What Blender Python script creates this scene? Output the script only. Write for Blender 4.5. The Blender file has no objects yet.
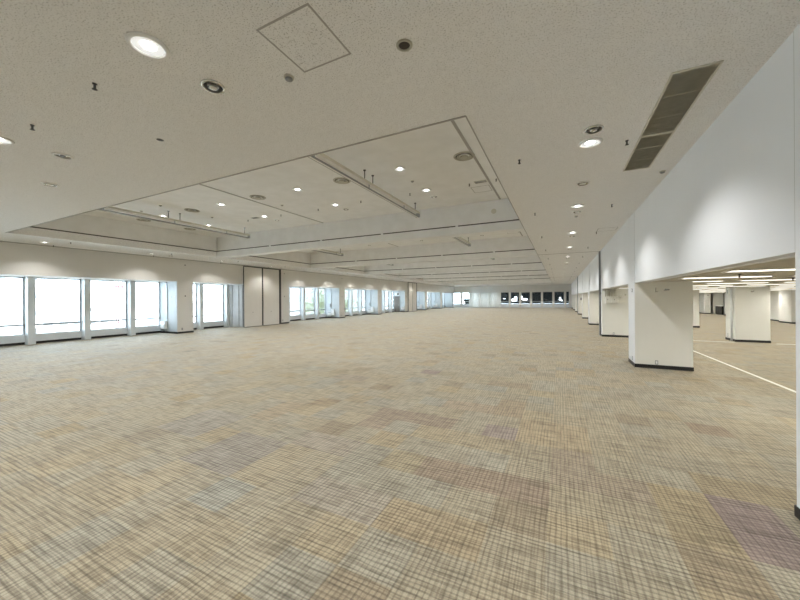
import bpy, bmesh, math, random
from mathutils import Matrix, Vector
random.seed(7)
C = bpy.context.scene.collection
PI = math.pi
ORD = ['nearest','second','third','fourth','fifth','sixth','seventh','eighth','ninth','tenth','eleventh','twelfth',
       'thirteenth','fourteenth','fifteenth','sixteenth','seventeenth','eighteenth','nineteenth','twentieth']
# ---------------------------------------------------------------- dimensions (metres)
EYE = 2.0
ZC, ZT, ZL, ZW = 4.4, 5.53, 2.4, 3.07          # main ceiling, coffer top, low annex ceiling, window head
XR, XL, XG = 1.92, -20.14, -21.95               # right fascia plane, left fascia plane, left glass plane
XCL, XCR = -17.51, -1.10                        # coffer sides
Y0, PP, NB = 4.26, 7.847, 7                     # coffer start, bay pitch, number of bays
YF, YB = 67.75, -6.0                            # far wall, rear wall
YC, PW = 11.5, 0.93                             # near face of the first column, column depth
XA = 15.5                                       # annex outer wall
BW = 0.5                                        # beam width
TILE = 0.4675

# ---------------------------------------------------------------- materials
def mat(name, col, rough=0.6, metal=0.0, emit=0.0, ecol=None, spec=0.5):
    m = bpy.data.materials.new(name); m.use_nodes = True
    b = m.node_tree.nodes['Principled BSDF']
    b.inputs['Base Color'].default_value = (*col, 1)
    b.inputs['Roughness'].default_value = rough
    b.inputs['Metallic'].default_value = metal
    b.inputs['Specular IOR Level'].default_value = spec
    if emit:
        b.inputs['Emission Color'].default_value = (*(ecol or col), 1)
        b.inputs['Emission Strength'].default_value = emit
    return m

def mottled(name, c1, c2, scale=3.0, rough=0.6, bump=0.0, bscale=80, spec=0.4):
    """painted surface: slow colour drift plus a fine roller-paint bump"""
    m = mat(name, c1, rough, spec=spec); nt = m.node_tree; N = nt.nodes; L = nt.links
    b = N['Principled BSDF']; tc = N.new('ShaderNodeTexCoord')
    n = N.new('ShaderNodeTexNoise'); n.inputs['Scale'].default_value = scale; n.inputs['Detail'].default_value = 4
    L.new(tc.outputs['Object'], n.inputs['Vector'])
    r = N.new('ShaderNodeValToRGB'); r.color_ramp.elements[0].color = (*c1, 1); r.color_ramp.elements[1].color = (*c2, 1)
    r.color_ramp.elements[0].position = .35; r.color_ramp.elements[1].position = .65
    L.new(n.outputs['Fac'], r.inputs['Fac']); L.new(r.outputs['Color'], b.inputs['Base Color'])
    if bump:
        n2 = N.new('ShaderNodeTexNoise'); n2.inputs['Scale'].default_value = bscale
        L.new(tc.outputs['Object'], n2.inputs['Vector'])
        bp = N.new('ShaderNodeBump'); bp.inputs['Strength'].default_value = bump; bp.inputs['Distance'].default_value = .01
        L.new(n2.outputs['Fac'], bp.inputs['Height']); L.new(bp.outputs['Normal'], b.inputs['Normal'])
    return m

def ceiling_mat():
    """mineral-fibre board: pale warm grey with pinhole pits and fissures"""
    m = mat('mineral_board', (.74, .725, .69), .9, spec=.1); nt = m.node_tree; N = nt.nodes; L = nt.links
    b = N['Principled BSDF']; tc = N.new('ShaderNodeTexCoord')
    def noise(s, d=2):
        n = N.new('ShaderNodeTexNoise'); n.inputs['Scale'].default_value = s; n.inputs['Detail'].default_value = d
        L.new(tc.outputs['Object'], n.inputs['Vector']); return n
    pit = noise(75, 2); rp = N.new('ShaderNodeValToRGB')
    rp.color_ramp.elements[0].position = .345; rp.color_ramp.elements[0].color = (.50, .485, .46, 1)
    rp.color_ramp.elements[1].position = .43; rp.color_ramp.elements[1].color = (1, 1, 1, 1)
    L.new(pit.outputs['Fac'], rp.inputs['Fac'])
    big = noise(14, 3); rb = N.new('ShaderNodeValToRGB')
    rb.color_ramp.elements[0].position = .3; rb.color_ramp.elements[0].color = (.83, .828, .82, 1)
    rb.color_ramp.elements[1].position = .7; rb.color_ramp.elements[1].color = (.87, .868, .862, 1)
    L.new(big.outputs['Fac'], rb.inputs['Fac'])
    mx = N.new('ShaderNodeMix'); mx.data_type = 'RGBA'; mx.blend_type = 'MULTIPLY'; mx.inputs['Factor'].default_value = .75
    L.new(rb.outputs['Color'], mx.inputs['A']); L.new(rp.outputs['Color'], mx.inputs['B'])
    L.new(mx.outputs['Result'], b.inputs['Base Color'])
    bp = N.new('ShaderNodeBump'); bp.inputs['Strength'].default_value = .35; bp.inputs['Distance'].default_value = .01
    L.new(rp.outputs['Color'], bp.inputs['Height']); L.new(bp.outputs['Normal'], b.inputs['Normal'])
    return m

def carpet_mat():
    """carpet tiles: one yarn colour per tile (mesh attribute) crossed by dark woven lines in both directions"""
    m = mat('carpet', (.4, .35, .27), .95, spec=.25); nt = m.node_tree; N = nt.nodes; L = nt.links
    b = N['Principled BSDF']; tc = N.new('ShaderNodeTexCoord')
    at = N.new('ShaderNodeAttribute'); at.attribute_name = 'yarn'
    def stripes(scale, lo, hi, dark):
        mp = N.new('ShaderNodeMapping'); mp.inputs['Scale'].default_value = scale
        L.new(tc.outputs['Object'], mp.inputs['Vector'])
        n = N.new('ShaderNodeTexNoise'); n.inputs['Scale'].default_value = 1; n.inputs['Detail'].default_value = 2
        n.inputs['Roughness'].default_value = .6
        L.new(mp.outputs['Vector'], n.inputs['Vector'])
        r = N.new('ShaderNodeValToRGB')
        r.color_ramp.elements[0].position = lo; r.color_ramp.elements[0].color = (*dark, 1)
        r.color_ramp.elements[1].position = hi; r.color_ramp.elements[1].color = (1, 1, 1, 1)
        L.new(n.outputs['Fac'], r.inputs['Fac']); return r.outputs['Color']
    def weave(axis, per):
        w_ = N.new('ShaderNodeTexWave'); w_.wave_type = 'BANDS'; w_.bands_direction = axis; w_.wave_profile = 'SIN'
        w_.inputs['Scale'].default_value = .3142/per; w_.inputs['Distortion'].default_value = 1.5
        w_.inputs['Detail'].default_value = 1.5; w_.inputs['Detail Scale'].default_value = .7
        L.new(tc.outputs['Object'], w_.inputs['Vector'])
        r = N.new('ShaderNodeValToRGB')
        r.color_ramp.elements[0].position = .06; r.color_ramp.elements[0].color = (.40, .38, .36, 1)
        r.color_ramp.elements[1].position = .38; r.color_ramp.elements[1].color = (1, 1, 1, 1)
        L.new(w_.outputs['Fac'], r.inputs['Fac']); return r.outputs['Color']
    a = stripes((34, 2.2, 1), .38, .54, (.52, .50, .48))
    c = stripes((2.2, 34, 1), .38, .54, (.50, .48, .46))
    d = stripes((120, 110, 1), .3, .62, (.72, .70, .68))
    e_ = weave('X', .042); f_ = weave('Y', .042)
    col = at.outputs['Color']
    for s, f in ((a, .5), (c, .7), (d, .7), (e_, .42), (f_, .52)):
        mx = N.new('ShaderNodeMix'); mx.data_type = 'RGBA'; mx.blend_type = 'MULTIPLY'; mx.inputs['Factor'].default_value = f
        L.new(col, mx.inputs['A']); L.new(s, mx.inputs['B']); col = mx.outputs['Result']
    L.new(col, b.inputs['Base Color']); b.inputs['Roughness'].default_value = .75; b.inputs['Sheen Weight'].default_value = .12; b.inputs['Sheen Roughness'].default_value = .5
    return m

def glass_mat(name, tint, gloss):
    m = bpy.data.materials.new(name); m.use_nodes = True; nt = m.node_tree; N = nt.nodes; L = nt.links
    N.remove(N['Principled BSDF']); out = N['Material Output']
    t = N.new('ShaderNodeBsdfTransparent'); t.inputs['Color'].default_value = (*tint, 1)
    g = N.new('ShaderNodeBsdfGlossy'); g.inputs['Roughness'].default_value = .02
    fr = N.new('ShaderNodeFresnel'); fr.inputs['IOR'].default_value = 1.45
    mu = N.new('ShaderNodeMath'); mu.operation = 'MULTIPLY'; mu.inputs[1].default_value = gloss
    L.new(fr.outputs['Fac'], mu.inputs[0])
    mx = N.new('ShaderNodeMixShader'); L.new(mu.outputs[0], mx.inputs['Fac'])
    L.new(t.outputs[0], mx.inputs[1]); L.new(g.outputs[0], mx.inputs[2]); L.new(mx.outputs[0], out.inputs['Surface'])
    return m

M = dict(
    board=ceiling_mat(), carpet=carpet_mat(),
    coffer=mottled('coffer_paint', (.79, .79, .78), (.84, .84, .835), 2, .85, .15, 120),
    wall=mottled('wall_paint', (.735, .74, .74), (.765, .77, .77), .8, .6, .06, 160),
    fascia=mottled('fascia_paint', (.74, .75, .765), (.765, .775, .79), .6, .55, .05, 160),
    lpaint=mottled('left_wall_paint', (.69, .68, .655), (.725, .715, .69), .7, .7, .06, 160),
    column=mottled('column_paint', (.83, .83, .78), (.86, .86, .815), .9, .6, .05, 160),
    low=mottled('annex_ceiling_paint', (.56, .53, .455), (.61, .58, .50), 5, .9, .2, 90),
    panel=mottled('partition_cloth', (.71, .69, .655), (.745, .725, .69), 1.2, .75, .1, 200),
    white=mat('white_metal', (.82, .83, .83), .35),
    frame=mottled('window_frame_paint', (.72, .76, .79), (.75, .79, .82), 2, .4),
    side=mottled('side_panel_dimmed', (.52, .57, .60), (.55, .60, .63), 2, .5),  # colour darkened to offset the daylight on the pillar sides
    alu=mat('aluminium', (.42, .44, .46), .35, .6),
    dark=mat('dark_metal', (.05, .05, .05), .5),
    slot=mat('slot_black', (.06, .055, .05), .9),
    black=mat('black_baseboard', (.012, .012, .013), .45),
    joint=mat('joint_grey', (.40, .39, .37), .8),
    greyrail=mat('grey_channel', (.30, .31, .31), .45, .3),
    rail=mat('rail_white', (.92, .91, .88), .22),
    grille=mottled('grille_olive', (.50, .475, .39), (.56, .53, .44), 9, .6),
    gframe=mat('grille_frame', (.62, .60, .52), .5),
    bulb=mat('bulb_glow', (1, 1, 1), .3, emit=14, ecol=(1, .97, .92)),
    lens=mat('lens_white', (.9, .92, .93), .25, emit=.45, ecol=(.95, .98, 1)),
    tube=mat('fluorescent_tube', (1, 1, 1), .4, emit=2.2, ecol=(1, .965, .85)),
    chrome=mat('ring_chrome', (.62, .61, .57), .25, .8),
    bronze=mat('diffuser_bronze', (.42, .40, .33), .4, .3),
    ring=mat('ring_white', (.80, .80, .78), .4),
    glass=glass_mat('clear_glass', (.97, .98, .98), .9),
    curtain=mottled('curtain_cloth', (.80, .82, .80), (.85, .87, .85), 2, .85),
    door=mottled('door_brown', (.16, .145, .125), (.20, .18, .16), 2, .5),
    gcurt=mottled('grey_stack_cloth', (.40, .40, .40), (.47, .47, .47), 2, .75),
    strip=mat('floor_strip_white', (.80, .80, .76), .45),
    ground=mottled('pale_ground', (.70, .69, .66), (.85, .84, .80), .05, .9),
    bld=mottled('pale_facade', (.82, .82, .82), (.88, .88, .88), .1, .8),
    bwin=mat('facade_window', (.13, .13, .13), .3),
    redp=mat('red_steel', (.10, .03, .03), .6),
    leaf=mottled('leaf_green', (.26, .32, .13), (.42, .47, .22), 1.5, .8),
    bark=mat('bark', (.16, .12, .09), .9),
    darkb=mottled('dark_facade', (.0015, .002, .0022), (.003, .004, .0042), .4, .8, spec=0),
    glowp=mat('glow_patch', (1, 1, 1), .5, emit=2.2, ecol=(.93, .97, 1)),
    signw=mat('sign_white', (.85, .86, .85), .4),
)

nt_ = M['curtain'].node_tree; tr_ = nt_.nodes.new('ShaderNodeBsdfTranslucent'); tr_.inputs['Color'].default_value = (.80, .84, .82, 1)
mx_ = nt_.nodes.new('ShaderNodeMixShader'); mx_.inputs['Fac'].default_value = .12
nt_.links.new(nt_.nodes['Principled BSDF'].outputs[0], mx_.inputs[1]); nt_.links.new(tr_.outputs[0], mx_.inputs[2])
nt_.links.new(mx_.outputs[0], nt_.nodes['Material Output'].inputs['Surface'])
# ---------------------------------------------------------------- mesh helpers
def box(bm, x0, y0, z0, x1, y1, z1, mi=0):
    vs = [bm.verts.new(p) for p in ((x0,y0,z0),(x1,y0,z0),(x1,y1,z0),(x0,y1,z0),(x0,y0,z1),(x1,y0,z1),(x1,y1,z1),(x0,y1,z1))]
    for q in ((3,2,1,0),(4,5,6,7),(0,1,5,4),(1,2,6,5),(2,3,7,6),(3,0,4,7)):
        f = bm.faces.new([vs[i] for i in q]); f.material_index = mi
def lathe(bm, prof, n=32, c=(0,0,0), mi=0, smooth=True):
    """revolve (r, z) pairs about the vertical axis at c"""
    rings = []
    for r, z in prof:
        if r < 1e-6: rings.append([bm.verts.new((c[0], c[1], c[2]+z))])
        else: rings.append([bm.verts.new((c[0]+r*math.cos(2*PI*i/n), c[1]+r*math.sin(2*PI*i/n), c[2]+z)) for i in range(n)])
    for a, b in zip(rings, rings[1:]):
        for i in range(n):
            j = (i+1) % n
            q = [a[i % len(a)], a[j % len(a)], b[j % len(b)], b[i % len(b)]]
            q = list(dict.fromkeys(q))
            if len(q) > 2:
                f = bm.faces.new(q); f.material_index = mi; f.smooth = smooth
def cyl(bm, p, q, r, n=10, mi=0):
    p = Vector(p); q = Vector(q); d = (q-p).normalized()
    u = d.orthogonal().normalized(); v = d.cross(u)
    a = [bm.verts.new(p+u*r*math.cos(2*PI*i/n)+v*r*math.sin(2*PI*i/n)) for i in range(n)]
    b = [bm.verts.new(w.co+(q-p)) for w in a]
    for i in range(n):
        f = bm.faces.new((a[i], a[(i+1)%n], b[(i+1)%n], b[i])); f.smooth = True; f.material_index = mi
    bm.faces.new(a[::-1]).material_index = mi; bm.faces.new(b).material_index = mi
def obj(name, bm, mats, parent=None, bevel=0, loc=None):
    bmesh.ops.recalc_face_normals(bm, faces=bm.faces)
    me = bpy.data.meshes.new(name); bm.to_mesh(me); bm.free()
    for m in (mats if isinstance(mats, (list, tuple)) else [mats]): me.materials.append(m)
    o = bpy.data.objects.new(name, me); C.objects.link(o)
    if parent: o.parent = parent
    if loc: o.location = loc
    if bevel:
        md = o.modifiers.new('bevel', 'BEVEL'); md.width = bevel; md.segments = 2; md.limit_method = 'ANGLE'
    return o
def boxes(name, lst, mats, parent=None, bevel=0):
    bm = bmesh.new()
    for b in lst: box(bm, *b)
    return obj(name, bm, mats, parent, bevel)
def struct(o): o['kind'] = 'structure'; return o
def tag(o, label, cat, group=None):
    o['label'] = label; o['category'] = cat
    if group: o['group'] = group
    return o
def thing(name, label, cat, loc=(0,0,0), rz=0, group=None):
    o = bpy.data.objects.new(name, None); C.objects.link(o); o.location = loc; o.rotation_euler = (0,0,rz)
    o.empty_display_size = .1
    return tag(o, label, cat, group)
def dup(root, loc, label, rz=None):
    r = root.copy(); C.objects.link(r); r.location = loc; r['label'] = label
    if rz is not None: r.rotation_euler = (0,0,rz)
    for ch in list(root.children):
        c = ch.copy(); C.objects.link(c); c.parent = r
        for g in list(ch.children):
            d = g.copy(); C.objects.link(d); d.parent = c
    return r
class Kind:
    """build one of a kind on first use, copy it afterwards"""
    def __init__(s, maker): s.maker = maker; s.root = None
    def put(s, loc, label, rz=0):
        loc = (loc[0], loc[1], loc[2]+.003)
        if s.root is None:
            s.root = s.maker(); s.root.location = loc; s.root['label'] = label; s.root.rotation_euler = (0,0,rz); return s.root
        return dup(s.root, loc, label, rz)
def bay_of(k): return ('the %s ceiling coffer' % ORD[k]) if k else 'the nearest ceiling coffer'

# ---------------------------------------------------------------- floor
def build_floor():
    bm = bmesh.new(); lay = bm.loops.layers.float_color.new('yarn')
    x_or, y_or = -1.51, 2.46
    i0, i1 = int((-22.9-x_or)/TILE)-1, int((XA+1.4-x_or)/TILE)+1
    j0, j1 = int((YB-.3-y_or)/TILE)-1, int((YF+.3-y_or)/TILE)+1
    base = (.45, .398, .292)
    odd = {}
    def put(xs, ys, col):
        for a in xs:
            for c in ys: odd[(a, c)] = col
    brown = (.43, .335, .245); yellow = (.55, .445, .29); purple = (.40, .31, .285); tan = (.50, .40, .275); grey = (.50, .445, .36)
    put((0, 1), (0,), yellow); put((0, 1, 2), (2,), brown); put((-3, -2, -1), (5,), (.45, .36, .27)); put((-3,), (4,), (.48, .39, .29))
    put((1,), (5,), (.45, .37, .33)); put((1,), (7, 8), tan); put((6,), (3, ), purple); put((6, 7), (2,), purple); put((7,), (8,), (.45, .35, .25))
    put((2, 3), (5, 6), (.57, .46, .30)); put((3,), (4,), (.50, .41, .30)); put((3, 4), (3,), (.48, .395, .29)); put((-1, 0), (7,), (.54, .44, .32))
    put((-7,), (3, 4), (.56, .46, .32)); put((-8, -7), (9,), (.47, .40, .31)); put((-4,), (12,), purple); put((-5,), (15,), tan); put((0, 1), (11,), (.47, .38, .27))
    put((-6, -5), (0, 1), (.44, .40, .34)); put((-9, -8), (1, 2), (.47, .43, .36)); put((-2, -1), (0,), grey); put((-4, -3), (2,), (.51, .45, .36))
    V = {}
    def vert(i, j):
        if (i, j) not in V: V[(i, j)] = bm.verts.new((x_or+i*TILE, y_or+j*TILE, 0))
        return V[(i, j)]
    rnd = random.Random(11)
    for i in range(i0, i1):
        for j in range(j0, j1):
            f = bm.faces.new((vert(i, j), vert(i+1, j), vert(i+1, j+1), vert(i, j+1)))
            k = 1+rnd.gauss(0, .025); w = rnd.gauss(0, .012); p = rnd.random()
            c = (base[0]*k+w, base[1]*k, base[2]*k-w)
            if p < .025: c = (c[0]*.83, c[1]*.79, c[2]*.76)
            elif p < .06: c = (c[0]*.97, c[1]*.91, c[2]*.80)
            elif p < .10: c = (c[0]*.90, c[1]*.89, c[2]*.88)
            if (i, j) in odd:
                o_ = odd[(i, j)]; c = tuple(.86*(.86*v+.14*w_)*k for v, w_ in zip(o_, base))
            for l in f.loops: l[lay] = (*c, 1)
    return struct(obj('floor', bm, M['carpet']))
build_floor()
struct(boxes('trim_1', [(4.36, 8.2, .0, 4.43, 44, .006)], M['strip']))                 # white strip across the annex carpet
struct(boxes('trim_2', [(3.3, 19.05, .0, 6.8, 19.13, .006), (8.1, 19.05, .0, 15.4, 19.13, .006)], M['strip']))

# ---------------------------------------------------------------- ceilings
YE = Y0+NB*PP
bm = bmesh.new()
def edge_wall(x0, y0, x1, y1, nx, ny):
    """soffit block whose coffer side carries the black slot: lower lip, slot, upper face set back"""
    s = .04
    box(bm, x0, y0, ZC, x1, y1, 4.70, 0)
    box(bm, x0-(s*1.6 if nx < 0 else -0)*-1 if nx < 0 else x0, y0, 4.70, x1-(s*1.6 if nx > 0 else 0), y1, 4.755, 2)
    box(bm, x0, y0, 4.755, x1-(s if nx > 0 else 0), y1, ZT, 1)
box(bm, -22.6, YB, ZC, XA*0+XR, Y0, ZT)                                   # near strip
edge_wall(-22.6, Y0, XCL, YE, 1, 0)                                        # left strip
box(bm, XCR, Y0, ZC, XR, YE, ZT)                                           # right strip
box(bm, -22.6, YE, ZC, XR, YF+.3, ZT)                                      # far strip
box(bm, -22.6, YB, ZT, XR, YF+.3, ZT+.12, 1)                               # coffer tops
struct(obj('ceiling', bm, [M['board'], M['coffer'], M['slot']]))
struct(boxes('ceiling', [(XR+.16, YB, 2.42, XA+1.6, YF+.3, 2.6)], M['low']))
for k in range(1, NB):
    y = Y0+k*PP
    if k == 1: lab = 'nearest white ceiling beam, crossing above the double rail ends'
    else: lab = '%s white ceiling beam counted from the camera' % ORD[k-1]
    t = thing('ceiling_beam', lab, 'beam', ((XCL+XCR)/2, y, ZC), group='beams between the ceiling coffers')
    h = (XCR-XCL)/2-.002
    boxes('lower_face', [(-h, 0, 0.001, h, BW, .30)], M['coffer'], t)
    boxes('slot', [(-h+.3, .07, .30, h-.36, BW-.07, .355), (-h, .04, .30, -h+.3, BW-.04, .355), (h-.36, .04, .30, h, BW-.04, .355)], M['slot'], t)
    boxes('upper_face', [(-h, .04, .355, h, BW-.04, ZT-ZC-.002)], M['coffer'], t)
# fine dark joints: coffer rim bead, ceiling slots
struct(boxes('trim_3', [(XCL, Y0-.012, ZC-.012, XCR, Y0+.012, ZC+.02), (XCR-.008, Y0, ZC-.01, XCR+.008, YE, ZC+.02)], M['joint']))
n = 4
for k in range(NB):
    a, b = Y0+k*PP+(BW if k else 0), Y0+(k+1)*PP
    for x in (-9.87, -1.90):
        struct(boxes('trim_%d' % n, [(x-.03, a, ZT-.012, x+.03, b, ZT)], M['joint'])); n += 1
for y, w in ((19.98, .05), (43.35, .05)):                                  # partition tracks across the right aisle ceiling
    struct(boxes('trim_%d' % n, [(XCR, y, ZC-.012, XR, y+w, ZC)], M['joint'])); n += 1
struct(boxes('trim_%d' % n, [(XL, YB, ZC-.03, XL+.05, YF, ZC)], M['joint'])); n += 1       # shadow joint on the left fascia
struct(boxes('trim_%d' % n, [(XR+.16, YB, 2.39, XR+.24, YF, 2.42)], M['white'])); n += 1   # white angle under the right fascia

# ---------------------------------------------------------------- walls
struct(boxes('wall_left', [(XG-.15, YB, ZW, XL, YF, ZC)], M['lpaint']))
struct(boxes('wall_left_back', [(XG-.15, 17.7, 0, XG, 19.6, ZW), (XG-.15, 43.6, 0, XG, 46.95, ZW)], M['lpaint']))
struct(boxes('wall_rear', [(-22.9, YB-.2, 0, XA+.3, YB, ZT)], M['wall']))
struct(boxes('wall_annex', [(XA, YB, 0, XA+.2, 45.9, 2.42), (XA, 49.2, 0, XA+.2, YF, 2.42), (XA+1.2, 45.9, 0, XA+1.4, 49.2, 2.42), (XA, 45.7, 0, XA+1.4, 45.9, 2.42), (XA, 49.2, 0, XA+1.4, 49.4, 2.42)], M['column']))
rw = []
for k in range(-3, 8):
    y = YC+k*PP
    rw.append((XR, max(YB, y+PW-(.35 if k == -1 else .2 if k == 0 else 0)-.002), 2.395, XR+.16, min(YF, y+PP), ZC))
struct(boxes('wall_right', rw, M['fascia']))
jl = []
for k in range(-1, 8):
    y = YC+k*PP-(.35 if k < 0 else .2 if k == 0 else 0)
    for q in (y-.004, y+PW-.004):
        if q < YF: jl.append((XR-.002, q, 2.4, XR+.01, q+.008, ZC))
struct(boxes('trim_%d' % n, jl, M['joint'])); n += 1
# far wall: header, sill, right of the windows, behind the curtain
struct(boxes('wall_far', [(-22.6, YF, ZW-.02, XA+.3, YF+.2, ZC), (-22.6, YF, 0, XR, YF+.2, .12), (-22.6, YF, .12, -20.7, YF+.2, ZW),
                          (XR-.05, YF, 0, XA+.3, YF+.2, ZW-.02)], M['lpaint']))
struct(boxes('baseboard_annex', [(XA-.015, YB, 0, XA, 45.9, .1), (XA-.015, 49.2, 0, XA, YF, .1)], M['black']))

# ---------------------------------------------------------------- right columns
def outlet(parent, x, y, z, w=.07, h=.11, face='y', name='outlet', m='greyrail'):
    if face == 'y':
        o = boxes(name, [(x-w/2, y-.008, z-h/2, x+w/2, y, z+h/2)], M[m], parent, .003)
        boxes('cover_plate', [(x-w*.3, y-.012, z-h*.33, x+w*.3, y-.007, z+h*.33)], M['white'], o)
    else:
        o = boxes(name, [(x-.008, y-w/2, z-h/2, x, y+w/2, z+h/2)], M[m], parent, .003)
        boxes('cover_plate', [(x-.012, y-w*.3, z-h*.33, x-.007, y+w*.3, z+h*.33)], M['white'], o)
    return o
CWID = 1.28
for k in range(-1, 8):
    y = YC+k*PP-(.35 if k < 0 else .2 if k == 0 else 0)
    what = 'pale grey column at the right edge of the picture' if k < 0 else \
           ('nearest full white column on the right, outlet low on its face' if k == 0 else
            '%s white column along the right aisle' % ORD[k] if k != 1 else 'second white column along the right aisle, conduit box high on it')
    t = thing('column', what, 'column', (XR, y, 0), group='columns along the right aisle')
    d = PW if y+PW < YF else YF-y
    boxes('shaft', [(0, 0, .1, CWID, d, 2.416), (0, .004, 2.395, .17, d-.004, ZC-.001)], [M['column'] if k >= 0 else M['fascia']], t, .006)
    boxes('room_panel', [(-.006, .01, .1, 0, d-.01, ZC-.002)], M['fascia'], t)
    boxes('baseboard', [(-.012, -.012, 0, CWID+.012, d+.012, .1)], M['black'], t)
    if k in (0, 1, 2, 3):
        outlet(t, .49, 0, .17); outlet(t, -.006, .34, .20, .06, .12, 'x'); outlet(t, -.006, .52, .20, .03, .12, 'x', 'telephone_socket', 'white')
        o = outlet(t, -.006, .34, 2.19, .10, .10, 'x', 'thermostat', 'dark')
    if k == 0:
        boxes('cable_bracket', [(.47, -.03, 2.13, .485, 0, 2.25), (.47, -.03, 2.13, .53, 0, 2.145)], M['chrome'], t)
        bm = bmesh.new(); cyl(bm, (.70, 0, 2.19), (.70, -.05, 2.19), .025); cyl(bm, (.70, -.05, 2.19), (.77, -.07, 2.19), .018); cyl(bm, (.70, -.05, 2.19), (.65, -.06, 2.17), .012)
        obj('spigot', bm, M['chrome'], t)
    if k == 1:
        b = boxes('conduit_box', [(.13, -.16, 1.68, .67, 0, 2.02)], M['column'], t, .008)
        boxes('box_cover', [(.15, -.168, 1.72, .39, -.16, 2.0), (.41, -.168, 1.72, .65, -.16, 2.0)], M['column'], b, .004)
        boxes('latch', [(.22, -.178, 1.84, .235, -.168, 1.9), (.5, -.178, 1.84, .515, -.168, 1.9)], M['dark'], b)
        for px in (.16, .24, .30, .42, .52, .58):
            bm = bmesh.new(); cyl(bm, (px, -.08, 2.02), (px, -.08, 2.416), .028 if px < .4 else .02); obj('conduit', bm, M['gframe'], t)
        for px, pz in ((.80, 2.03), (.98, 2.10)):
            bm = bmesh.new(); cyl(bm, (px, -.03, pz), (px, 0, pz), .04, 14); obj('junction_cap', bm, M['chrome'], t)
    if k in (1, 4):
        boxes('partition_jamb', [(-.05, .50, 0, -.006, .86, ZC-.02)], M['greyrail'], t)
        boxes('jamb_lip', [(-.062, .50, 0, -.006, .54, ZC-.02), (-.062, .82, 0, -.006, .86, ZC-.02)], M['alu'], t)
    if k == 4:
        b = boxes('conduit_box', [(.2, -.14, 1.66, .6, 0, 1.95)], M['greyrail'], t, .008)
# annex columns (second row) and pilasters on the annex wall
for k in range(0, 7):
    y = YC+k*PP
    lab = {1: 'white annex column beside a thin vertical pipe', 2: 'white annex column showing as a sliver past the nearest full column'}.get(k, '%s white column of the annex row' % ORD[k])
    t = thing('annex_column', lab, 'column', (6.92, y, 0), group='columns in the low annex')
    boxes('shaft', [(0, 0, .1, 1.1, PW, 2.418)], M['column'], t, .006)
    boxes('baseboard', [(-.012, -.012, 0, 1.112, PW+.012, .1)], M['black'], t)
    if k == 1:
        bm = bmesh.new(); cyl(bm, (-.05, .22, 0), (-.05, .22, 2.418), .035, 14); obj('pipe', bm, M['white'], t)
        boxes('pipe_gap_strip', [(-.02, .34, .1, 0, .42, 2.4)], M['greyrail'], t)  # grey strip drawing the dark gap beside the pipe
        outlet(t, -.001, .72, .22, .05, .16, 'x'); outlet(t, -.001, .72, 2.2, .05, .14, 'x', 'switch', 'dark')
        bm = bmesh.new(); cyl(bm, (.52, 0, 2.2), (.52, -.05, 2.2), .025); cyl(bm, (.52, -.05, 2.2), (.58, -.07, 2.22), .018); obj('spigot', bm, M['chrome'], t)
for k in range(2, 7):
    y = YC+k*PP
    t = thing('wall_pilaster', '%s white pilaster along the annex outer wall' % ORD[k-2], 'pilaster', (14.95, y-1.6, 0), group='pilasters on the annex wall')
    boxes('shaft', [(0, 0, .1, XA-14.95, 1.5, 2.418)], M['column'], t, .006)
    boxes('baseboard', [(-.012, -.012, 0, XA-14.95, 1.512, .1)], M['black'], t)
    o = outlet(t, .3, 0, 2.1, .1, .1, 'y', 'sensor', 'dark')
# black cabinet in the annex alcove
t = thing('low_cabinet', 'low black cabinet with pale top in the far annex alcove', 'cabinet', (15.6, 46.6, 0))
boxes('body', [(0, 0, .08, .55, 1.6, .92)], M['black'], t, .01); boxes('top', [(-.02, -.02, .92, .57, 1.62, .96)], M['white'], t, .004)
boxes('door', [(-.015, .02, .1, 0, .79, .9)], M['black'], t, .004); boxes('door', [(-.015, .81, .1, 0, 1.58, .9)], M['black'], t, .004)
boxes('plinth', [(.04, .04, 0, .52, 1.56, .08)], M['dark'], t)

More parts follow.
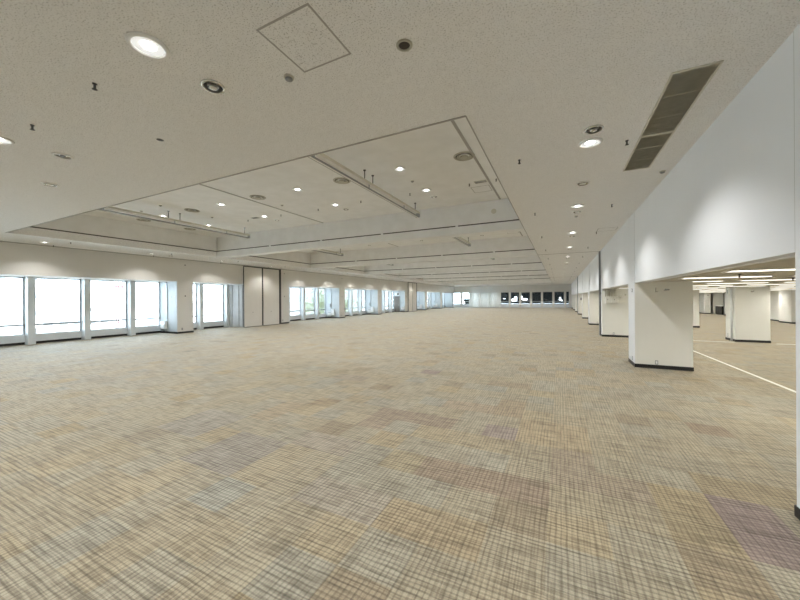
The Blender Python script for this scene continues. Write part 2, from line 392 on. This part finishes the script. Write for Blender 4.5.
# ---------------------------------------------------------------- left pillars, windows
def side_unit(t, x, z0=.25, h=.46, w=.5):
    u = boxes('service_unit', [(x, -.16, z0, x+w, 0, z0+h)], M['white'], t, .012)
    boxes('unit_grille', [(x+.06, -.166, z0+h*.62, x+w-.06, -.16, z0+h*.9)], M['alu'], u)
    boxes('unit_foot', [(x+.05, -.1, .1, x+.12, -.02, z0), (x+w-.12, -.1, .1, x+w-.05, -.02, z0)], M['alu'], u)
pil_names = {0: 'nearest left pillar in view, white service unit on its side', 1: 'left pillar just beyond the large partition doors',
             2: 'left pillar after the first windows past the doors', 3: 'fourth left pillar from the camera', 4: 'left pillar holding the brown door on its side',
             5: 'left pillar beyond the farther partition doors', 6: 'seventh left pillar from the camera', 7: 'left pillar in the far left corner'}
for k in range(-2, 8):
    y = YC+k*PP
    t = thing('pillar', pil_names.get(k, 'left pillar behind the camera position %s' % ('near' if k == -1 else 'farther')), 'pillar', (XL, y, 0), group='pillars along the left windows')
    d = PW
    boxes('shaft', [(-1.95, 0, .1, 0, d, ZW)], M['lpaint'], t, .008)
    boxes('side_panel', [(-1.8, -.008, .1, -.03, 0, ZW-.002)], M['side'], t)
    boxes('baseboard', [(-1.95, -.012, 0, .012, d+.012, .1)], M['black'], t)
    outlet(t, .009, .26, .26, .08, .13, 'x'); outlet(t, .009, .45, 2.21, .07, .07, 'x', 'sensor', 'dark'); 
    boxes('sensor', [(0, .42, 4.03, .01, .48, 4.09)], M['dark'], t)
    if k in (0, 2, 3, 5, 6):
        side_unit(t, -1.5 if k == 0 else -1.4)
        boxes('conduit', [(-1.05, -.05, .8, -1.0, -.008, ZW), ], M['alu'], t)
        outlet(t, -.6, -.008, 2.16, .06, .06, 'y', 'switch', 'dark'); outlet(t, -.25, -.008, 2.18, .08, .1, 'y', 'switch', 'alu')
    if k in (2, 3, 5, 6):
        boxes('service_unit', [(-.95, -.14, .3, -.6, -.008, .95)], M['white'], t, .01); boxes('valve_box', [(-1.3, -.12, 1.1, -1.1, -.008, 1.5)], M['alu'], t, .008)
        outlet(t, -.12, -.008, .55, .1, .3, 'y', 'switch', 'alu')
    if k == 4:
        dr = boxes('door', [(-1.72, -.05, .02, -.86, -.008, 2.25)], M['door'], t, .006)
        bm = bmesh.new(); cyl(bm, (-.95, -.05, 1.02), (-.95, -.11, 1.02), .015); cyl(bm, (-.95, -.1, 1.02), (-1.07, -.1, 1.02), .012); obj('handle', bm, M['chrome'], dr)
        boxes('door_frame', [(-1.79, -.06, .0, -1.72, -.008, 2.33), (-.86, -.06, 0, -.78, -.008, 2.33), (-1.72, -.06, 2.25, -.86, -.008, 2.33)], M['greyrail'], t)
        outlet(t, -.55, -.008, 1.35, .09, .2, 'y', 'switch', 'dark')
        side_unit(t, -.62, .35, .5, .5)
y = YC+4*PP
t = thing('door_sign', 'white sign box over the brown door by the left windows', 'sign', (XL-1.65, y-.07, 2.40))
boxes('body', [(0, 0, 0, .75, .06, .42)], M['signw'], t, .006); boxes('pictogram', [(.38, -.004, .10, .70, 0, .33)], M['dark'], t)

wn = 1
def window_left(yc, w, y_lo, y_hi):
    """one glazed bay at the left glass plane, centred at yc"""
    global wn
    r = bpy.data.objects.new('window_%d' % wn, None); C.objects.link(r); r['kind'] = 'structure'; r.location = (XG, yc, 0); wn += 1
    a, b = y_lo-yc, y_hi-yc; f = .055
    boxes('sill_panel', [(-.05, a, .11, .12, b, .44)], M['frame'], r, .006)
    boxes('base_gap', [(-.05, a, 0, .06, b, .11)], M['black'], r)
    boxes('window_frame', [(-.04, a, .44, .04, a+f, ZW), (-.04, b-f, .44, .04, b, ZW), (-.04, a+f, .44, .04, b-f, .47), (-.04, a+f, ZW-.06, .04, b-f, ZW)], M['alu'], r)
    boxes('transom', [(-.045, a+f, .84, .05, b-f, .93)], M['alu'], r, .004)
    boxes('window_pane', [(-.006, a+f, .93, .006, b-f, ZW-.06), (-.006, a+f, .47, .006, b-f, .84)], M['glass'], r)
    return r
def mullion(r, y):
    boxes('mullion', [(-.06, y-.20, 0, .42, y+.05, ZW)], M['frame'], r, .01)
for k in range(-2, 7):
    p = YC+k*PP+PW/2; s = PP/4
    for j in range(4):
        lo = p+j*s+(.05 if j else PW/2); hi = p+(j+1)*s-(.20 if j < 3 else PW/2)
        if k == 0 and j == 3: continue
        if k == 4 and j == 0: continue
        if k == 0 and j == 2: hi = min(hi, 17.7)
        if k == 4 and j == 1: lo = max(lo, 47.0)
        if hi < YB+.3: continue
        lo = max(lo, YB+.01)
        r = window_left((lo+hi)/2, hi-lo, lo, hi)
        if j < 3: mullion(r, p+(j+1)*s-(lo+hi)/2)
        if k == 4 and j == 1: pass
# last window before the corner pillar is covered by the loop; far wall windows
def window_far(x0, x1):
    global wn
    r = bpy.data.objects.new('window_%d' % wn, None); C.objects.link(r); r['kind'] = 'structure'; r.location = ((x0+x1)/2, YF+.1, 0); wn += 1
    a, b = x0-(x0+x1)/2, x1-(x0+x1)/2; f = .05
    boxes('sill_panel', [(a, -.12, .12, b, .02, .70)], M['frame'], r, .006)
    boxes('window_frame', [(a, -.04, .70, a+f, .04, 3.05), (b-f, -.04, .70, b, .04, 3.05), (a+f, -.04, .70, b-f, .04, .74), (a+f, -.04, 2.99, b-f, .04, 3.05)], M['alu'], r)
    boxes('transom', [(a+f, -.045, 1.18, b-f, .045, 1.28)], M['alu'], r)
    boxes('window_pane', [(a+f, -.006, .74, b-f, .006, 1.18), (a+f, -.006, 1.28, b-f, .006, 2.99)], M['glass'], r)
    boxes('mullion', [(b-.0, -.34, 0, b+.32, .06, 3.05)], M['panel'], r, .01)
xs = [-20.62+1.955*j for j in range(12)]
for j in range(11):
    x0, x1 = xs[j]+.16, xs[j+1]-.16
    window_far(x0, x1)
window_far(xs[11]+.16, XR-.37)
# curtain over three far windows
bm = bmesh.new(); x = -16.95; prev = None; i = 0; rnd = random.Random(5)
while x < -10.5:
    yy = YF-.40+.085*math.sin(i*PI/2)+rnd.uniform(-.012, .012)
    cur = (bm.verts.new((x, yy, .06)), bm.verts.new((x, yy, 3.04)))
    if prev: bm.faces.new((prev[0], cur[0], cur[1], prev[1])).smooth = True
    prev = cur; x += rnd.uniform(.05, .13); i += 1
cu = obj('cloth', bm, M['curtain']); pass
t = thing('curtain', 'pale pleated curtain covering three windows of the far wall', 'curtain', (-13.87, YF-.40, 0))
cu.location = (13.87, -(YF-.40), 0); cu.parent = t
boxes('curtain_rail', [(-3.1, -.06, 3.03, 3.35, .08, 3.048)], M['alu'], t)

# ---------------------------------------------------------------- partition panels on the left
def pan(x, y0, y1, label, seal=True):
    t = thing('partition_panel', label, 'partition', (x, y0, 0), group='movable partition panels on the left')
    w = y1-y0
    boxes('leaf', [(-.10, 0, .03, 0, w, 4.30)], M['panel'], t, .008)
    boxes('edge_strip', [(-.08, -.02, .03, -.02, .0, 4.30), (-.08, w, .03, -.02, w+(.14 if seal else .24), 4.36)], M['dark'], t)
    boxes('top_seal', [(-.09, .01, 4.30, -.01, w-.01, 4.36)], M['dark'], t)
    boxes('bottom_seal', [(-.09, .01, 0.0, -.01, w-.01, .03)], M['dark'], t)
    bm = bmesh.new(); cyl(bm, (0, w*.47, 1.05), (.008, w*.47, 1.05), .025, 14); obj('lock', bm, M['dark'], t)
pan(XL+.12, 15.94, 17.46, 'large beige partition door panel nearest the camera')
pan(XL+.12, 17.60, 19.12, 'large beige partition door panel against the pillar', False)
pan(XL+.12, 43.86, 45.28, 'nearer beige panel of the distant partition doors')
pan(XL+.12, 45.40, 46.85, 'farther beige panel of the distant partition doors', False)
t = thing('partition_stack', 'grey folded partition stack beside the nearest beige door panel', 'partition', (XL-1.72, 15.9, 0))
for i in range(5):
    boxes('folded_leaf', [(i*.345, -.03-.03*(i % 2), .02, i*.345+.33, .06, ZW-.03)], M['gcurt'], t, .01)
boxes('leaf_seal', [(i*.345+.33, -.01, .02, i*.345+.345, .05, ZW-.03) for i in range(5)], M['alu'], t)
t = thing('partition_stack', 'grey folded partition edge beyond the distant door panels', 'partition', (XL-1.72, 46.9, 0))
for i in range(5):
    boxes('folded_leaf', [(i*.345, -.03, .02, i*.345+.33, .06, ZW-.03)], M['gcurt'], t, .01)

# ---------------------------------------------------------------- ceiling fixtures
def mk_downlight(lit):
    def f():
        t = thing('downlight', '', 'ceiling light', group='lit downlights' if lit else 'unlit downlights')
        bm = bmesh.new(); lathe(bm, [(.128, -.002), (.165, -.002), (.172, -.006), (.160, -.022), (.140, -.026), (.128, -.020), (.128, -.002)], 40); obj('trim_ring', bm, M['ring'], t)
        bm = bmesh.new(); lathe(bm, [(.130, -.008), (.10, -.005), (.06, -.003), (0, -.002)], 40); obj('reflector', bm, M['lens'] if lit else M['chrome'], t)
        if lit:
            bm = bmesh.new(); lathe(bm, [(.0, -.012), (.04, -.011), (.06, -.008), (.064, -.004)], 24); obj('bulb', bm, M['bulb'], t)
        else:
            bm = bmesh.new(); lathe(bm, [(.0, -.014), (.03, -.013), (.045, -.009), (.047, -.004)], 24); obj('bulb', bm, M['dark'], t)
        return t
    return f
def mk_ring(dia, m1, m2, name='air_diffuser', cat='air diffuser', grp='round air diffusers'):
    def f():
        t = thing(name, '', cat, group=grp); R = dia/2
        bm = bmesh.new(); lathe(bm, [(R*.80, -.002), (R, -.002), (R*1.02, -.008), (R*.98, -.02), (R*.84, -.024), (R*.80, -.002)], 40); obj('flange', bm, M[m1], t)
        bm = bmesh.new(); lathe(bm, [(R*.82, -.004), (R*.3, -.002), (0, -.002)], 40); obj('throat', bm, M['slot'], t)
        bm = bmesh.new(); lathe(bm, [(R*.48, -.006), (R*.70, -.03), (R*.72, -.026), (R*.52, -.004)], 40); obj('cone', bm, M[m2], t)
        bm = bmesh.new(); lathe(bm, [(0, -.036), (R*.30, -.034), (R*.42, -.026), (R*.30, -.012), (0, -.01)], 40); obj('centre_disc', bm, M[m1], t)
        return t
    return f
def mk_sprinkler():
    t = thing('sprinkler', '', 'sprinkler', group='ceiling sprinklers')
    bm = bmesh.new(); lathe(bm, [(.0, -.002), (.024, -.002), (.022, -.010), (.010, -.015)], 16); obj('escutcheon', bm, M['dark'], t)
    bm = bmesh.new(); cyl(bm, (0,0,-.012), (0,0,-.064), .012); obj('body', bm, M['dark'], t)
    bm = bmesh.new(); lathe(bm, [(0, -.060), (.022, -.062), (.026, -.068), (0, -.072)], 16); obj('deflector', bm, M['dark'], t)
    return t
def mk_detector():
    t = thing('smoke_detector', '', 'detector', group='small ceiling detectors')
    bm = bmesh.new(); lathe(bm, [(0, -.003), (.055, -.003), (.055, -.014), (.045, -.022)], 20); obj('base', bm, M['gframe'], t)
    bm = bmesh.new(); lathe(bm, [(.04, -.02), (.038, -.034), (.02, -.045), (0, -.046)], 20); obj('dome', bm, M['greyrail'], t)
    return t
def mk_speaker():
    t = thing('ceiling_speaker', '', 'speaker', group='ceiling speakers')
    bm = bmesh.new(); lathe(bm, [(.052, -.002), (.078, -.002), (.078, -.010), (.055, -.014), (.052, -.002)], 28); obj('rim', bm, M['bronze'], t)
    bm = bmesh.new(); lathe(bm, [(0, -.006), (.035, -.008), (.056, -.006)], 28); obj('mesh_cover', bm, M['slot'], t)
    return t
def mk_hatch(w, l, m='board'):
    def f():
        t = thing('access_hatch', '', 'hatch', group='ceiling access hatches')
        boxes('frame', [(0, 0, -.006, w, .018, -.001), (0, l-.018, -.006, w, l, -.001), (0, .018, -.006, .018, l-.018, -.001), (w-.018, .018, -.006, w, l-.018, -.001)], M['joint'], t)
        boxes('panel', [(.018, .018, -.004, w-.018, l-.018, -.001)], M[m], t)
        return t
    return f
K = dict(lit=Kind(mk_downlight(True)), off=Kind(mk_downlight(False)), big=Kind(mk_ring(.52, 'bronze', 'bronze')), small=Kind(mk_ring(.26, 'ring', 'chrome', 'air_outlet', 'air outlet', 'small round air outlets')),
         dark=Kind(mk_ring(.24, 'chrome', 'dark', 'dark_outlet', 'air outlet', 'dark round outlets')),
         spr=Kind(mk_sprinkler), det=Kind(mk_detector), spk=Kind(mk_speaker), hat=Kind(mk_hatch(.60, .62)), hatc=Kind(mk_hatch(.58, .60, 'coffer')))
spots = {}
def lamp(x, y, z, P, col=(1, .995, .985), size=126):
    key = (round(P), col, size)
    if key not in spots:
        d = bpy.data.lights.new('downlight_beam', 'SPOT'); d.energy = P; d.color = col; d.spot_size = math.radians(size); d.spot_blend = .62
        d.shadow_soft_size = .06; spots[key] = d
    o = bpy.data.objects.new('downlight_beam', spots[key]); C.objects.link(o); o.location = (x, y, z-.075)
P_R, P_C, P_L, P_N = 185, 270, 100, 215
# -- right aisle strip
ys = [1.95+PP/2*i for i in range(17)]
for i, y in enumerate(ys):
    if y > 66: break
    K['lit'].put((.44, y, ZC), 'lit downlight over the right aisle, %s from the camera' % ORD[i]); lamp(.44, y, ZC, P_R)
off = [5.42, 7.88, 10.42, 14.45, 18.2, 22.4, 26.2]
for i, y in enumerate(off):
    kk = K['dark'] if i in (0,) else K['small']
    kk.put((.45, y, ZC), 'dark ringed outlet directly beside the nearest lit right aisle downlight' if i == 0 else 'small round outlet in the right aisle downlight row, %s from the camera' % ORD[i-1])
K['det'].put((.45, 10.98, ZC), 'small dark detector in the right aisle downlight row')
for i in range(14):
    y = 6.05+PP/2*i*1.02
    if y > 58: break
    K['spr'].put((-.62, y, ZC), 'dark sprinkler beside the coffer edge, %s along the right aisle' % ORD[i])
    K['spr'].put((1.23 if i else .94, y, ZC), 'dark sprinkler near the right fascia, %s along the aisle' % ORD[i])
K['det'].put((1.78, 7.84, ZC), 'small dark detector beside the far end of the air grilles')
K['hat'].put((1.22, 13.36, ZC), 'square access hatch by the right fascia, beyond the grilles')
# -- linear air grilles
def grille(y0, y1, label):
    t = thing('air_grille', label, 'air grille', (1.09, y0, ZC), group='linear air grilles'); L = y1-y0; W = .42
    boxes('frame', [(0, 0, -.014, W, .022, -.001), (0, L-.022, -.014, W, L, -.001), (0, .022, -.014, .022, L-.022, -.001), (W-.022, .022, -.014, W, L-.022, -.001)], M['gframe'], t)
    bm = bmesh.new(); y = .03
    while y < L-.035:
        vs = [bm.verts.new(p) for p in ((.022, y, -.012), (W-.022, y, -.012), (W-.022, y+.016, -.003), (.022, y+.016, -.003))]
        bm.faces.new(vs); y += .021
    lo = obj('louvres', bm, M['grille'], t); md = lo.modifiers.new('s', 'SOLIDIFY'); md.thickness = .002
    boxes('backing', [(.02, .02, -.003, W-.02, L-.02, -.001)], M['grille'], t)
    for q_ in (.32, .66): boxes('cross_bar', [(.022, L*q_, -.0135, W-.022, L*q_+.006, -.004)], M['grille'], t)
grille(4.43, 5.99, 'olive slatted air grille, the nearer of the pair'); grille(5.995, 7.47, 'olive slatted air grille, the farther of the pair')
# -- near ceiling strip
for x, lab in ((-3.48, 'large lit downlight at the top of the picture'), (-7.47, 'lit downlight at the left edge of the near ceiling'), (-11.4, 'lit downlight over the near left ceiling, outside the picture'), (-15.3, 'farthest left lit downlight of the near ceiling')):
    K['lit'].put((x, 1.74, ZC), lab); lamp(x, 1.74, ZC, P_N)
for x in (-3.48, -7.47, -11.4, -15.3, .44): lamp(x, -2.2, ZC, P_N)
for q, x in enumerate((-3.48, -7.47, -11.4, -15.3)):  # row added by symmetry to brighten the curtain and far wall
    K['lit'].put((x, 64.6, ZC), 'added downlight brightening the far wall, %s from the right' % ('first', 'second', 'third', 'fourth')[q]); lamp(x, 64.6, ZC, P_N*1.2)
K['dark'].put((-3.49, 2.39, ZC), 'dark ringed outlet below the large lit downlight')
K['off'].put((-7.40, 2.43, ZC), 'unlit silver downlight beyond the left edge lamp').scale = (.8, .8, 1)
K['small'].put((-9.43, 2.9, ZC), 'small pale ring on the near ceiling far left')
K['det'].put((-2.62, 2.66, ZC), 'grey detector beside the near ceiling hatch')
K['spk'].put((-1.31, 2.81, ZC), 'black round speaker near the top of the picture')
K['spr'].put((-4.62, 1.78, ZC), 'dark sprinkler left of the large lit downlight')
K['spr'].put((-6.47, 1.82, ZC), 'dark sprinkler beside the left edge lamp')
bm = bmesh.new(); lathe(bm, [(0, -.006), (.04, -.006), (.05, -.002)], 20); o = obj('sensor_disc', bm, M['dark'], loc=(-5.38, 2.84, ZC+.003)); tag(o, 'flat black sensor disc alone on the near ceiling', 'sensor')
K['hat'].put((-2.42, 2.06, ZC), 'square access hatch at the top of the near ceiling')
# -- left strip
i = 0; y = 5.7
while y < 64:
    K['lit'].put((-19.05, y, ZC), 'lit downlight over the left windows, %s from the camera' % ORD[i]); lamp(-19.05, y, ZC, P_L, (1, .97, .92))
    K['spr'].put((-18.2, y+.5, ZC), 'sprinkler on the left strip inner side, %s from the camera' % ORD[i])
    if i < 10: K['spr'].put((-19.85, y+.5, ZC), 'sprinkler close to the left fascia, %s from the camera' % ORD[i])
    if i % 2: K['small'].put((-19.1, y+.95, ZC), 'small round outlet on the left strip, %s from the camera' % ORD[i//2])
    y += PP/2; i += 1
lamp(-19.05, 1.8, ZC, P_L, (1, .97, .92)); lamp(-19.05, -2.2, ZC, P_L, (1, .97, .92))
# -- coffers
for b in range(NB):
    oy = b*PP; where = bay_of(b)
    for r_, yy in enumerate((5.95, 8.03, 10.0)):
        for q, x in enumerate((-3.9, -7.57, -11.3, -15.0)):
            lab = 'lit downlight in %s, %s row, %s from the right' % (where, ('near', 'middle', 'far')[r_], ('first', 'second', 'third', 'fourth')[q])
            K['lit'].put((x, yy+oy, ZT), lab)
            if r_ != 1: lamp(x, yy+oy, ZT, P_C)
    if b < 3:
        for q, x in enumerate((-2.12, -5.83, -9.38, -13.05, -16.5)):
            K['big'].put((x, 8.03+oy, ZT), 'round bronze air diffuser in %s, %s from the right' % (where, ('first', 'second', 'third', 'fourth', 'fifth')[q]))
        K['big'].put((-16.6, 10.1+oy, ZT), 'round bronze air diffuser near the far left corner of %s' % where)
        for q, (x, yy) in enumerate(((-2.5, 10.07), (-4.52, 10.07), (-6.45, 10.03), (-8.52, 10.16), (-10.47, 10.13), (-12.47, 10.14), (-1.68, 10.01))):
            K['spr'].put((x, yy+oy, ZT), 'sprinkler in %s, %s along the row' % (where, ('first', 'second', 'third', 'fourth', 'fifth', 'sixth', 'extra right')[q]))
        for q, (x, yy) in enumerate(((-3.97, 9.03), (-9.36, 9.11), (-13.4, 7.07), (-14.9, 7.17), (-13.37, 9.07))):
            K['det'].put((x, yy+oy, ZT), 'small detector on the top of %s, %s from the right' % (where, ('first', 'second', 'third', 'fifth', 'fourth')[q]))
        for q, (x, yy) in enumerate(((-3.91, 10.75), (-7.55, 10.66), (-11.3, 10.7))):
            K['small'].put((x, yy+oy, ZT), 'small round outlet near the far edge of %s, %s from the right' % (where, ('first', 'second', 'third')[q]))
        K['hatc'].put((-2.55, 10.42+oy, ZT), 'square access hatch in the right corner of %s' % where)
        for x, nm in ((-2.33, 'right'), (-12.05, 'left')):
            t = thing('vent_plate', 'grey square vent plate in %s, %s side' % (where, nm), 'vent', (x, 9.9+oy, ZT), group='grey vent plates')
            boxes('plate', [(0, 0, -.012, .38, .22, -.001)], M['gframe'], t, .004)
            boxes('slats', [(.02, .02+.03*i_, -.016, .36, .035+.03*i_, -.011) for i_ in range(6)], M['greyrail'], t)
    # double rails hung from rods
    if b < 3:
        for x, nm in ((-4.80, 'right'), (-13.97, 'left')):
            t = thing('hanging_rail', 'white double rail hung on the %s side of %s' % (nm, where), 'rail', (x, Y0+oy+(BW if b else 0)+.02, 5.13), group='hanging double rails')
            Lr = 11.4+oy-t.location.y
            boxes('channel', [(-.09, 0, .07, .09, Lr, .10), (-.09, 0, .04, -.08, Lr, .07), (.08, 0, .04, .09, Lr, .07)], M['rail'], t)
            boxes('channel_side_shade', [(.09, 0, .03, .10, Lr, .10), (-.10, 0, .03, -.09, Lr, .10)], M['gframe'], t)  # olive flanges put the channel's side shading into colour
            boxes('rail_outline', [(-.042, 0, -.09, -.03, Lr, -.045), (.03, 0, -.09, .042, Lr, -.045)], M['greyrail'], t)  # grey strips added to give the lower rail dark outlines
            boxes('lower_rail', [(-.03, 0, -.085, .03, Lr, -.05)], M['rail'], t)
            for yy in (1.3, 3.6, 5.9):
                if yy < Lr: boxes('clip', [(-.012, yy, -.06, .012, yy+.03, .075)], M['alu'], t)
            boxes('end_bracket', [(-.09, Lr, -.085, .09, Lr+.015, .10)], M['alu'], t)
            for yy in ((.3,) if not b else (.4,))+(7.66+oy-t.location.y, 8.1+oy-t.location.y, Lr-.24):
                bm = bmesh.new(); cyl(bm, (.0, yy, .10), (.0, yy, ZT-5.13), .013); lathe(bm, [(0, 0), (.04, 0), (.035, -.02), (.013, -.025)], 12, (.0, yy, ZT-5.13-.001)); obj('hanger_rod', bm, M['dark'], t)
# white fittings seated in the beam slots and a grey disc on the nearest beam
for k in range(1, NB):
    y = Y0+k*PP
    for q, x in enumerate((-3.5, -6.75, -10.0, -13.3)):
        bm = bmesh.new(); lathe(bm, [(0, -.03), (.05, -.024), (.05, -.008), (.05, .008), (.04, .02), (0, .02)], 20)
        o = obj('slot_lamp', bm, M['white'], loc=(x, y+.01, 4.728)); tag(o, 'small white slot lamp on the %s ceiling beam, %s from the right' % (ORD[k-1], ('first', 'second', 'third', 'fourth')[q]), 'lamp', 'slot lamps on the ceiling beams')
bm = bmesh.new(); cyl(bm, (0, 0, 0), (0, -.02, 0), .09, 24); o = obj('wall_disc', bm, M['gframe'], loc=(-2.13, Y0+PP+.04, 5.13)); tag(o, 'round grey cover disc high on the nearest ceiling beam', 'cover')
# -- fluorescent fittings in the annex
def mk_fluor():
    t = thing('fluorescent_light', '', 'ceiling light', group='annex fluorescent lights')
    boxes('housing', [(-.76, -.15, -.006, .76, .15, 0.003)], M['white'], t, .004)
    boxes('tube', [(-.72, -.13, -.012, .72, .13, -.004)], M['tube'], t, .01)
    boxes('end_cap', [(-.76, -.13, -.014, -.72, .13, -.004), (.72, -.13, -.014, .76, .13, -.004)], M['white'], t)
    return t
K['flu'] = Kind(mk_fluor)
for j in range(22):
    y = 0.56+2.28*j
    if y > 52: break
    for i in range(7):
        x = 3.27+1.82*i
        if (i+j) % 2: lamp(x, y, 2.47, 105, (1, .97, .88), 168)
        K['flu'].put((x, y, 2.42), 'annex fluorescent light, row %s from the camera, %s from the right aisle' % (ORD[j] if j < 20 else 'farthest', ORD[i]))
K['flu'].put((XA+.75, 47.4, 2.42), 'added fluorescent light brightening the far alcove', PI/2)  # extra fitting added because the alcove was too dim
for i, (x, y) in enumerate(((3.1, 8.5), (5.0, 8.6), (4.9, 10.9), (7.2, 13.1), (3.3, 15.5))):
    K['spr'].put((x, y, 2.42), 'dark sprinkler on the low annex ceiling, %s from the camera' % ORD[i])

# ---------------------------------------------------------------- outside
bpy_ground = struct(boxes('ground', [(-900, -600, -9, 900, 900, -8.5)], M['ground']))
def building(name, label, x0, y0, x1, y1, h, rows, cols, m='bld', off_=.6):
    t = thing(name, label, 'building', (x0, y0, -8.5)); w = y1-y0; d = x1-x0
    boxes('facade', [(0, 0, 0, d, w, h)], M[m], t); boxes('parapet', [(-.3, -.3, h, d+.3, w+.3, h+.8)], M[m], t)
    if rows:
        dz = (h-3)/rows; dy = w/cols
        for r in range(rows):
            for c in range(cols):
                boxes('facade_window', [(d, c*dy+dy*.2, 2+r*dz, d+.08, c*dy+dy*.8, 2+r*dz+dz*.30)], M['bwin'], t)
    return t
building('apartment_block', 'pale tower with dark window rows right of the nearest windows', -135, 57.5, -118, 71, 36, 8, 3)
building('apartment_block', 'pale block at the left edge beyond the nearest windows', -140, 20, -122, 36, 30, 6, 3)
building('office_block', 'low pale building between the two towers', -170, 40, -150, 62, 12, 2, 6)
building('office_block', 'dark building with pale bands beyond the far left window', -26.5, 100, -25.1, 106, 9.4, 2, 2, 'darkb')
t = thing('tower_mast', 'red lattice mast standing before the pale tower', 'mast', (-112, 48.6, -8.5))
for i in range(6):
    z = 14+i*2.4
    boxes('platform', [(-.9, -1.2, z, .9, 1.2, z+.45)], M['redp'], t)
for sx in (-.6, .6):
    for sy in (-.8, .8): boxes('mast_leg', [(sx-.12, sy-.12, 0, sx+.12, sy+.12, 29)], M['redp'], t)
def tree(x, y, h, label, seed):
    t = thing('tree', label, 'tree', (x, y, -8.5), group='trees beyond the left windows'); rr = random.Random(seed)
    bm = bmesh.new(); cyl(bm, (0,0,0), (0,0,h*.6), .25); cyl(bm, (0,0,h*.45), (1.0,.6,h*.75), .1); cyl(bm, (0,0,h*.45), (-.8,-.9,h*.72), .1); obj('trunk', bm, M['bark'], t)
    bm = bmesh.new()
    for i in range(1500):
        a = rr.uniform(0, 2*PI); u = rr.uniform(-1, 1); r = rr.random()**.4*h*.33
        p = Vector((math.cos(a)*math.sqrt(1-u*u)*r, math.sin(a)*math.sqrt(1-u*u)*r, h*.66+u*r*1.05))
        d1 = Vector((rr.gauss(0,1), rr.gauss(0,1), rr.gauss(0,1))).normalized(); d2 = d1.orthogonal().normalized(); s = rr.uniform(.12, .26)
        bm.faces.new([bm.verts.new(p+d1*s*a_+d2*s*.6*b_) for a_, b_ in ((1,0),(0,1),(-1,0),(0,-1))])
    obj('foliage', bm, M['leaf'], t)
tree(-52, 62, 13, 'loose green tree seen through the windows past the partition doors, nearer one', 1)
tree(-56, 71, 14, 'loose green tree seen through the windows past the partition doors, farther one', 2)
tree(-60, 84, 14, 'loose green tree farthest along the left windows', 3)
# dark wing across the court behind the far windows
t = thing('dark_wing', 'dark neighbouring wing close behind the far wall windows', 'building', (-12.1, 74, -8.5))
boxes('facade', [(0, 0, 0, 30, 8, 16)], M['darkb'], t); boxes('floor_band', [(0, -.06, 9.15, 30, 0, 9.3), (0, -.06, 12.2, 30, 0, 12.35)], M['alu'], t)
for x0, z0, x1, z1 in ((2.1, 9.7, 2.7, 10.2), (2.7, 9.75, 3.15, 10.7), (2.0, 8.95, 2.5, 9.15), (2.9, 8.9, 3.3, 9.1), (4.0, 10.1, 4.25, 10.8), (4.3, 9.9, 5.2, 10.3), (4.1, 8.9, 5.1, 9.1), (11.3, 9.9, 11.6, 10.5), (11.65, 9.75, 11.85, 10.0), (11.2, 8.95, 11.7, 9.1), (.3, 10.2, .8, 10.3)):
    boxes('glow_patch', [(x0+.7, -.05, z0, x1+.7, 0, z1)], M['glowp'], t)  # made-up glowing panels for bright sky gaps and reflections in the glass

# ---------------------------------------------------------------- daylight
w = bpy.data.worlds.new('World'); bpy.context.scene.world = w; w.use_nodes = True
bg = w.node_tree.nodes['Background']; bg.inputs['Color'].default_value = (.73, .875, 1, 1); bg.inputs['Strength'].default_value = 12
def portal(x, y, z, sx, sy, rot):
    d = bpy.data.lights.new('window_daylight', 'AREA'); d.shape = 'RECTANGLE'; d.size = sy; d.size_y = sx; d.cycles.is_portal = True
    o = bpy.data.objects.new('window_daylight', d); C.objects.link(o); o.location = (x, y, z); o.rotation_euler = rot
for k in range(-2, 7):
    p = YC+k*PP+PW; portal(XG-.12, p+(PP-PW)/2, 1.75, PP-PW, 2.6, (0, -PI/2, 0))
# ---------------------------------------------------------------- camera
cam = bpy.data.cameras.new('camera'); co = bpy.data.objects.new('camera', cam); C.objects.link(co)
FPX = 327.07; TH = math.atan((559.7277-400)/FPX)
cam.sensor_width = 36; cam.lens = FPX/800*36; cam.shift_y = -(300-298.23)/800; cam.clip_end = 2000
co.matrix_world = Matrix.Translation((0, 0, EYE)) @ Matrix.Rotation(TH, 4, 'Z') @ Matrix.Rotation(PI/2, 4, 'X') @ Matrix.Rotation(-.0062, 4, 'Z')
sc = bpy.context.scene; sc.camera = co
sc.view_settings.view_transform = 'Standard'; sc.view_settings.look = 'None'; sc.view_settings.gamma = 1; sc.view_settings.exposure = .17
sc.view_settings.use_curve_mapping = False
sc.cycles.use_denoising = True; sc.cycles.max_bounces = 10; sc.cycles.diffuse_bounces = 6; sc.cycles.transparent_max_bounces = 12; sc.cycles.sample_clamp_indirect = 6
